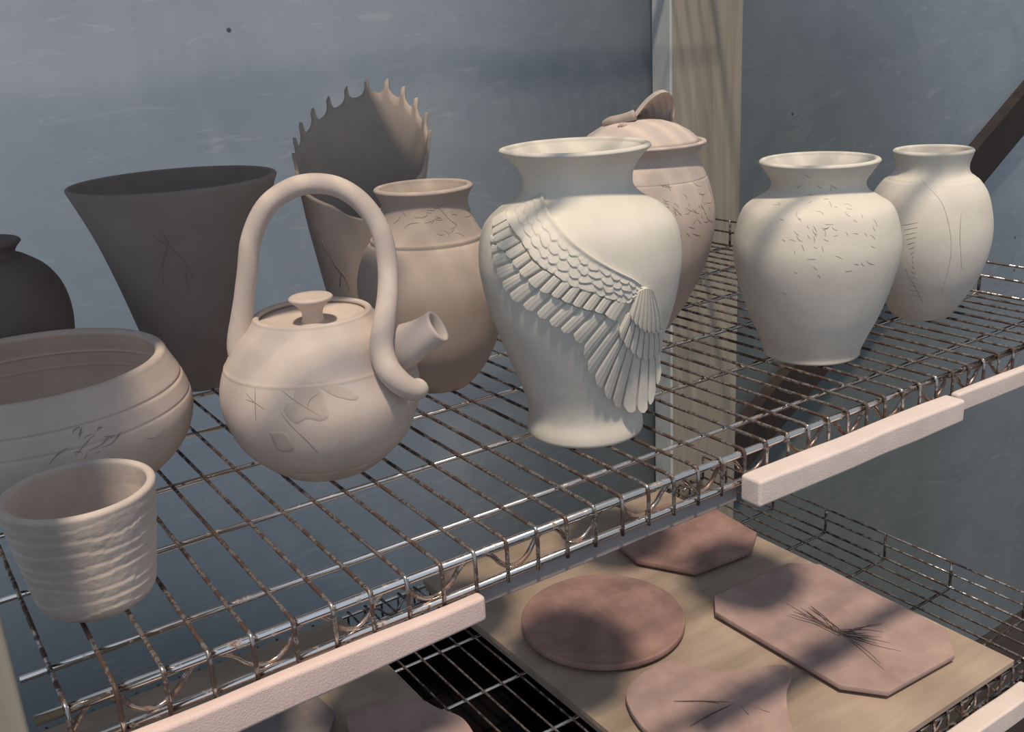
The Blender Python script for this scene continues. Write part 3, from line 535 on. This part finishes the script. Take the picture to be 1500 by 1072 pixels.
m = MB(); b = m.grid(rows, True); m.cap([b+k for k in range(nA)]); e = b+(len(rows)-1)*nA; m.cap([e+k for k in range(nA)])
m.build('body', M['fan_clay'], fv)
lines_on([(1.35,0),(1.45,.1),(1.9,2.9),(2.32,5.6),(2.45,6.3)], D['T_fan'], .03, 'pressed_twigs', M['inlay'], fv)

# ------------------------------------------------------------ boards and flat plates on the lower shelf
BT = LZ+.06
def board(x0, x1, y0, y1, label):
    o = empty('plywood_board', (x0+x1)/2, (y0+y1)/2, BT); tag(o, label, 'board', 'drying boards on the lower shelf')
    cx, cy = (x0+x1)/2, (y0+y1)/2
    m = MB(); m.box(x0-cx, x1-cx, y0-cy, y1-cy, .33, .62); m.build('top_sheet', M['ply'], o, None, False, .03)
    m = MB(); m.box(x0-cx+.08, x1-cx-.15, y0-cy+.22, y1-cy-.1, 0, .33); m.build('under_sheet', M['ply'], o, None, False, .02)
    return o
board(20.2, 37.6, -.35, 23.0, 'large plywood board carrying the round and cut-corner plates')
board(-2.5, 15.1, .2, 22.6, 'plywood board under the two plates at the bottom left')
PT = BT+.62
def plate(name, pts, mat, label, rise=.22, th=.26, smooth_curve=False, warp=0.0, lip=.0, z=0):
    if smooth_curve: pts = cr(pts+[pts[0]], 6)[:-1]
    cx = sum(p[0] for p in pts)/len(pts); cy = sum(p[1] for p in pts)/len(pts)
    root = empty(name, cx, cy, PT+z); tag(root, label, 'plate')
    P = [(p[0]-cx, p[1]-cy) for p in pts]; m = MB()
    def pt(p, f, zz):
        x, y = p[0]*f, p[1]*f
        return (x, y, zz+warp*math.sin(x*.9+.5)*math.cos(y*.7))
    rr = max(math.hypot(*p) for p in P)
    T = rise+th
    rows = [[pt(p, .90, 0) for p in P], [pt(p, .93, .0) for p in P], [pt(p, .955, rise*.5) for p in P], [pt(p, .985, rise) for p in P], [pt(p, .998, rise+.01) for p in P], [pt(p, 1, rise+.03) for p in P],
            [pt(p, 1, T-.03) for p in P], [pt(p, .997, T-.005) for p in P], [pt(p, .99, T+lip) for p in P], [pt(p, .975, T+lip) for p in P], [pt(p, .96, T) for p in P]]
    for f in (.85, .7, .55, .4, .25, .1): rows.append([pt(p, f, T) for p in P])
    b = m.grid(rows, True); n = len(P); m.cap([b+k for k in range(n)]); e = b+(len(rows)-1)*n; m.cap([e+k for k in range(n)])
    m.build('plate_body', mat, root)
    return root, cx, cy, rise+th
def marks(root, lines, z, rad=.02, name='pressed_twigs'):
    m = MB()
    for l in lines:
        P = cr([(x, y, z) for x, y in l], 4) if len(l) > 2 else [(*l[0], z), (*l[1], z)]
        n = len(P); m.tube(P, [rad*(.4+.8*math.sin(PI*(i+.5)/n)) for i in range(n)], 5)
    return m.build(name, M['darkline'], root)
M['darkline'] = clay('dark_pressed_line', (0.10, 0.075, 0.07))
plate('round_plate', [(25.0+4.02*math.cos(a), 13.45+4.02*math.sin(a)) for a in [2*PI*k/72 for k in range(72)]], M['red_clay'], 'round reddish clay plate lying on the large board', lip=.03)
def subdiv(pts, n=8):
    out = []
    for i in range(len(pts)):
        a, b = pts[i], pts[(i+1) % len(pts)]
        for k in range(n): out.append((a[0]+(b[0]-a[0])*k/n, a[1]+(b[1]-a[1])*k/n))
    return out
oc = subdiv([(29.6, 2.9), (29.6, 10.35), (30.6, 11.4), (36.0, 11.2), (37.1, 10.1), (36.75, 2.5), (35.3, 1.15), (30.8, 1.35)])
rp, px_, py_, pz = plate('cut_corner_plate', oc, M['plate_clay'], 'rectangular cut-corner plate with dark branching marks, right of the round plate', lip=.0)
rnd = random.Random(8); L = []
for i in range(34):
    a = rnd.gauss(0, .45) + (PI*.5 if i % 2 else -PI*.5+.5); l = rnd.uniform(1.0, 3.4); x = -.5+rnd.gauss(0, .12); y = -.9+rnd.gauss(0, .12)
    P = [(x, y)]
    for k in range(4):
        x += math.cos(a)*l/4*.7; y += math.sin(a)*l/4; a += rnd.uniform(-.22, .22); P.append((x, y))
    L.append(P)
marks(rp, L, pz+.0, .02)
plate('cut_corner_plate', subdiv([(30.3, 18.4), (30.0, 16.6), (31.6, 13.7), (35.5, 13.4), (37.2, 14.6), (37.6, 18.4), (36, 20.6), (32, 20.6)]), M['red_clay'], 'dark angular clay plate at the back of the large board, partly under the shelf edge')
wp, wx, wy, wz = plate('wavy_leaf_plate', [(21.75, 7.9), (22.4, 8.5), (23.8, 8.9), (25.2, 8.85), (25.6, 7.9), (26.2, 6.9), (27.3, 6.1), (28.4, 5.75), (28.95, 5.3), (28.6, 4.7), (27.6, 4.1), (26.6, 3.2), (25.2, 1.6), (23.6, .9), (22.0, 1.9), (21.2, 3.9), (21.1, 5.8), (21.35, 7.0)], M['plate_clay'], 'wavy-edged clay plate with a pointed corner at the front of the large board', smooth_curve=True, warp=.07)
marks(wp, [[(-1.6, 1.0), (-.6, .2), (.4, -.8), (1.0, -2.0)], [(-2.2, -.6), (-.9, -.6), (.3, -.7), (1.4, -.6)], [(-.6, .2), (-.2, -.3)], [(.4, -.8), (.2, -1.6)]], wz+.02, .022)
plate('cut_corner_plate', subdiv([(2.0, 16.9), (7.4, 16.9), (11.2, 16.75), (11.35, 15.0), (10.5, 13.9), (9.6, 8.0), (2.0, 8.0)]), M['dark_clay'], 'dark clay plate at the bottom edge of the left board, under the pink foam strip')
plate('wavy_leaf_plate', [(11.55, 14.4), (12.4, 14.55), (13.9, 13.75), (14.7, 13.5), (15.0, 12.5), (15.5, 11.2), (15.2, 9.5), (14.6, 7.8), (13, 7.2), (11.7, 8.4), (11.3, 11), (11.25, 13.2)], M['plate_clay'], 'pinkish wavy clay plate overhanging the right edge of the left board', smooth_curve=True, warp=.04)

# unseen boards added on the tier above to keep the left pots in shade
for (x0, x1, y0, y1, lab) in ((-12, 11, 5.2, 23.4, 'unseen plywood board added above to shade the bowls'), (11.4, 16.5, 10.6, 23.4, 'unseen plywood board added above to shade the cone-shaped pot')):
    m = MB(); m.box(x0, x1, y0, y1, 0, .6); o = m.build('plywood_board', M['ply'], None, (0, 0, 18.06), False, .03)
    for v in o.data.vertices: v.co.z += 18.06*S
    o.location = W(0, 0, 18.06)
    tag(o, lab, 'board', 'unseen shading boards added above')

# ------------------------------------------------------------ the place: plastic sheet wall, post, brace, floor
def sheet_mat():
    m, nt = new_mat('cloudy_plastic_sheet')
    o = N(nt, 'ShaderNodeOutputMaterial')
    v = objco(nt)
    big = noise_tex(nt, 1.6, 3, .5, v, .4); mid = noise_tex(nt, 7, 5, .6, v, .8)
    c = ramp(nt, mid, [(0.3, (0.59, 0.655, 0.72)), (0.7, (0.72, 0.77, 0.81))])
    # thin scratches and wisps
    sv = objco(nt, (9, 9, 34)); 
    rot = N(nt, 'ShaderNodeVectorRotate'); rot.inputs['Axis'].default_value = (0, 1, 0); rot.inputs['Angle'].default_value = .7
    nt.links.new(sv, rot.inputs[0])
    sc_ = noise_tex(nt, 1.0, 8, .75, rot.outputs[0], 1.6)
    wf = ramp(nt, sc_, [(0.56, (0, 0, 0)), (0.70, (.8, .8, .8))])
    mx = N(nt, 'ShaderNodeMix', data_type='RGBA'); nt.links.new(wf, mx.inputs[0])
    nt.links.new(c, mx.inputs[6]); mx.inputs[7].default_value = (.92, .93, .92, 1)
    # dark specks
    vo = N(nt, 'ShaderNodeTexVoronoi'); vo.inputs['Scale'].default_value = 9; nt.links.new(v, vo.inputs['Vector'])
    sp = ramp(nt, vo.outputs['Distance'], [(0.020, (.25, .2, .2)), (0.034, (1, 1, 1))])
    m2 = N(nt, 'ShaderNodeMix', data_type='RGBA', blend_type='MULTIPLY'); m2.inputs[0].default_value = 1
    nt.links.new(mx.outputs[2], m2.inputs[6]); nt.links.new(sp, m2.inputs[7])
    d = N(nt, 'ShaderNodeBsdfDiffuse'); t = N(nt, 'ShaderNodeBsdfTranslucent'); g = N(nt, 'ShaderNodeBsdfGlossy')
    g.inputs['Roughness'].default_value = .42; g.inputs['Color'].default_value = (.8, .8, .8, 1)
    bp = N(nt, 'ShaderNodeBump'); bp.inputs['Strength'].default_value = .5; bp.inputs['Distance'].default_value = .01
    nt.links.new(noise_tex(nt, 5, 4, .6, v, 1.2), bp.inputs['Height'])
    for s_ in (d, t): nt.links.new(m2.outputs[2], s_.inputs[0])
    nt.links.new(bp.outputs[0], d.inputs['Normal']); nt.links.new(bp.outputs[0], g.inputs['Normal'])
    a = N(nt, 'ShaderNodeMixShader'); a.inputs[0].default_value = .85
    nt.links.new(d.outputs[0], a.inputs[1]); nt.links.new(t.outputs[0], a.inputs[2])
    b = N(nt, 'ShaderNodeMixShader'); b.inputs[0].default_value = .035
    nt.links.new(a.outputs[0], b.inputs[1]); nt.links.new(g.outputs[0], b.inputs[2])
    nt.links.new(b.outputs[0], o.inputs[0])
    return m
M['sheet'] = sheet_mat()
SY = 26.2
m = MB(); rows = []
for i in range(61):
    z = -47+i*1.9; row = []
    for k in range(141):
        x = -70+k*1.7
        wob = .35*noise.noise(Vector((x*.06, z*.05, 0)))+.12*noise.noise(Vector((x*.25, z*.08, 3)))
        row.append((x, SY+wob*min(1, abs(x-42.7)/6), z))
    rows.append(row)
m.grid(rows)
wl = m.build('wall_back', M['sheet'], None, None, True, 0, False); wl.location = (0, 0, ZO*S); wl['kind'] = 'structure'
m = MB(); m.box(-2.87, 2.87, -.75, .75, 0, 114)
o = m.build('trim_1', M['post'], None, None, False, .06); o.location = (42.75*S, 25.0*S, 0); o['kind'] = 'structure'
m = MB(); m.box(-.1, .1, -.85, .65, 0, 114)
M['pale_side'] = clay('pale_side_face', (.55, .58, .58), .06)
o = m.build('trim_3', M['pale_side'], None, None, False, .03); o.location = (39.76*S, 25.1*S, 0); o['kind'] = 'structure'  # thin pale strip over the left side of the post
# dark diagonal brace
m = MB(); a = Vector((79.5, 25.3, 4.9)); b = Vector((44.6, 25.3, -17.5)); dd = (b-a).normalized(); nn = Vector((-dd.z, 0, dd.x))*1.55
m.v = [tuple(p+q+Vector((0, y, 0))) for p in (a-dd*45, b) for q in (nn, -nn) for y in (-.5, .5)]
m.f = [(0, 1, 3, 2), (4, 5, 7, 6), (0, 1, 5, 4), (2, 3, 7, 6), (0, 2, 6, 4), (1, 3, 7, 5)]
o = m.build('trim_2', M['brace'], None, None, False); o.location = (0, 0, ZO*S); o['kind'] = 'structure'
m_, nt = new_mat('dark_earth'); bs = N(nt, 'ShaderNodeBsdfPrincipled'); oo = N(nt, 'ShaderNodeOutputMaterial'); nt.links.new(bs.outputs[0], oo.inputs[0])
nt.links.new(ramp(nt, noise_tex(nt, 6, 6, .6, objco(nt)), [(0.3, (.012, .010, .011)), (0.7, (.035, .028, .026))]), bs.inputs['Base Color']); bs.inputs['Roughness'].default_value = .9
M['earth'] = m_
m = MB(); m.v = [(-200, -120, 0), (260, -120, 0), (260, 220, 0), (-200, 220, 0)]; m.f = [(0, 1, 2, 3)]
o = m.build('floor', M['earth'], None, None, False); o['kind'] = 'structure'
M['bounce_gravel'] = clay('added_bounce_gravel', (.56, .54, .52), .15, .8, .95, 60)
m = MB(); m.box(-400, 20, 58, 500, .1, .8)  # pale ground added outside to bounce light onto the sheet from behind
o = m.build('floor', M['bounce_gravel'], None, None, False); o['kind'] = 'structure'
# bushes added outside the sheet to block daylight and darken parts of it
m_, nt = new_mat('shade_bush_leaves'); bs = N(nt, 'ShaderNodeBsdfPrincipled'); oo = N(nt, 'ShaderNodeOutputMaterial'); nt.links.new(bs.outputs[0], oo.inputs[0])
nt.links.new(ramp(nt, noise_tex(nt, 9, 5, .6, objco(nt)), [(0.3, (.015, .028, .018)), (0.7, (.05, .08, .05))]), bs.inputs['Base Color']); bs.inputs['Roughness'].default_value = .8
M['shade_hedge'] = m_
def bush(x, y, rx, ry, zt, label):
    m = MB(); rows = []
    for i in range(25):
        t = i/24*PI*.5; row = []
        for k in range(48):
            a = 2*PI*k/48; n = Vector((math.cos(a)*math.cos(t), math.sin(a)*math.cos(t), math.sin(t)))
            w = 1+.16*noise.noise(n*2.3+Vector((x, y, 0)))+.07*noise.noise(n*7)
            sg = lambda q, e: math.copysign(abs(q)**e, q); row.append((sg(n.x, .6)*rx*w, sg(n.y, .6)*ry*w, (max(n.z, 0)**.45)*zt*w))
        rows.append(row)
    b = m.grid(rows, True)
    o = m.build('shade_bush', M['shade_hedge'], None, None, True); o.location = (x*S, y*S, 0)
    return tag(o, label, 'bush', 'bushes added to shade the plastic sheet')
bush(50, 42, 27, 13, 69, 'dark bush added behind the plastic sheet to shade its middle')
bush(110, 43, 22, 11, 40, 'dark bush added behind the plastic sheet to shade its lower right')
bush(-10, 39, 25, 9, 40, 'low dark bush added behind the plastic sheet to shade its lower left')
M['bin'] = clay('shade_black_plastic', (.006, .005, .006), .05, .1, .98)  # black box added where the gap between the boards is only shade
M['bin'].node_tree.nodes['Principled BSDF'].inputs['Specular IOR Level'].default_value = .05
bn = empty('added_bin', 21, 17.5, -47); tag(bn, 'black bin added under the lower shelf to keep the gap between boards dark', 'bin')
m = MB(); rows = []
for k, (q, z) in enumerate([(.86, 0), (.88, .3), (1, 26), (1.03, 26), (1.03, 27)]):
    rows.append([(sx*13*q, sy*6.6*q, z) for sx, sy in ((-1, -1), (1, -1), (1, 1), (-1, 1))])
b = m.grid(rows, True); m.cap([b, b+1, b+2, b+3]); m.build('bin_body', M['bin'], bn, None, False)
m = MB(); m.box(-13.6, 13.6, -7, 7, 27, 27.6); m.build('lid', M['bin'], bn, None, False, .1)
# ------------------------------------------------------------ light
w = bpy.data.worlds.new('World'); sc.world = w; w.use_nodes = True
bg = w.node_tree.nodes['Background']; bg.inputs[0].default_value = (.62, .71, .83, 1); bg.inputs[1].default_value = .46
def sun(name, d, e, colr, ang):
    l = bpy.data.lights.new(name, 'SUN'); l.energy = e; l.color = colr; l.angle = math.radians(ang)
    o = bpy.data.objects.new(name, l); col.objects.link(o); o.rotation_euler = Vector(d).to_track_quat('Z', 'Y').to_euler(); o.location = (1, -1, 4)
sun('sun', (-.22, -.37, .98), 3.2, (1, .83, .64), 4)
sun('sky_glow_left', (-.9, -.35, .45), .42, (.55, .73, 1), 100)

# ------------------------------------------------------------ camera
f = 1456.766; rx, ry, rz = 1.249372, .0530961, -.6015173
def RX(a): return Matrix(((1, 0, 0), (0, math.cos(a), -math.sin(a)), (0, math.sin(a), math.cos(a))))
def RY(a): return Matrix(((math.cos(a), 0, math.sin(a)), (0, 1, 0), (-math.sin(a), 0, math.cos(a))))
def RZ(a): return Matrix(((math.cos(a), -math.sin(a), 0), (math.sin(a), math.cos(a), 0), (0, 0, 1)))
cam = bpy.data.cameras.new('camera'); co = bpy.data.objects.new('camera', cam); col.objects.link(co)
mw = (RZ(rz) @ RY(ry) @ RX(rx)).to_4x4(); mw.translation = W(-1.60074, -19.97945, 12.64005)
co.matrix_world = mw
cam.sensor_width = 36; cam.lens = f/1500*36; cam.clip_start = .02
sc.camera = co
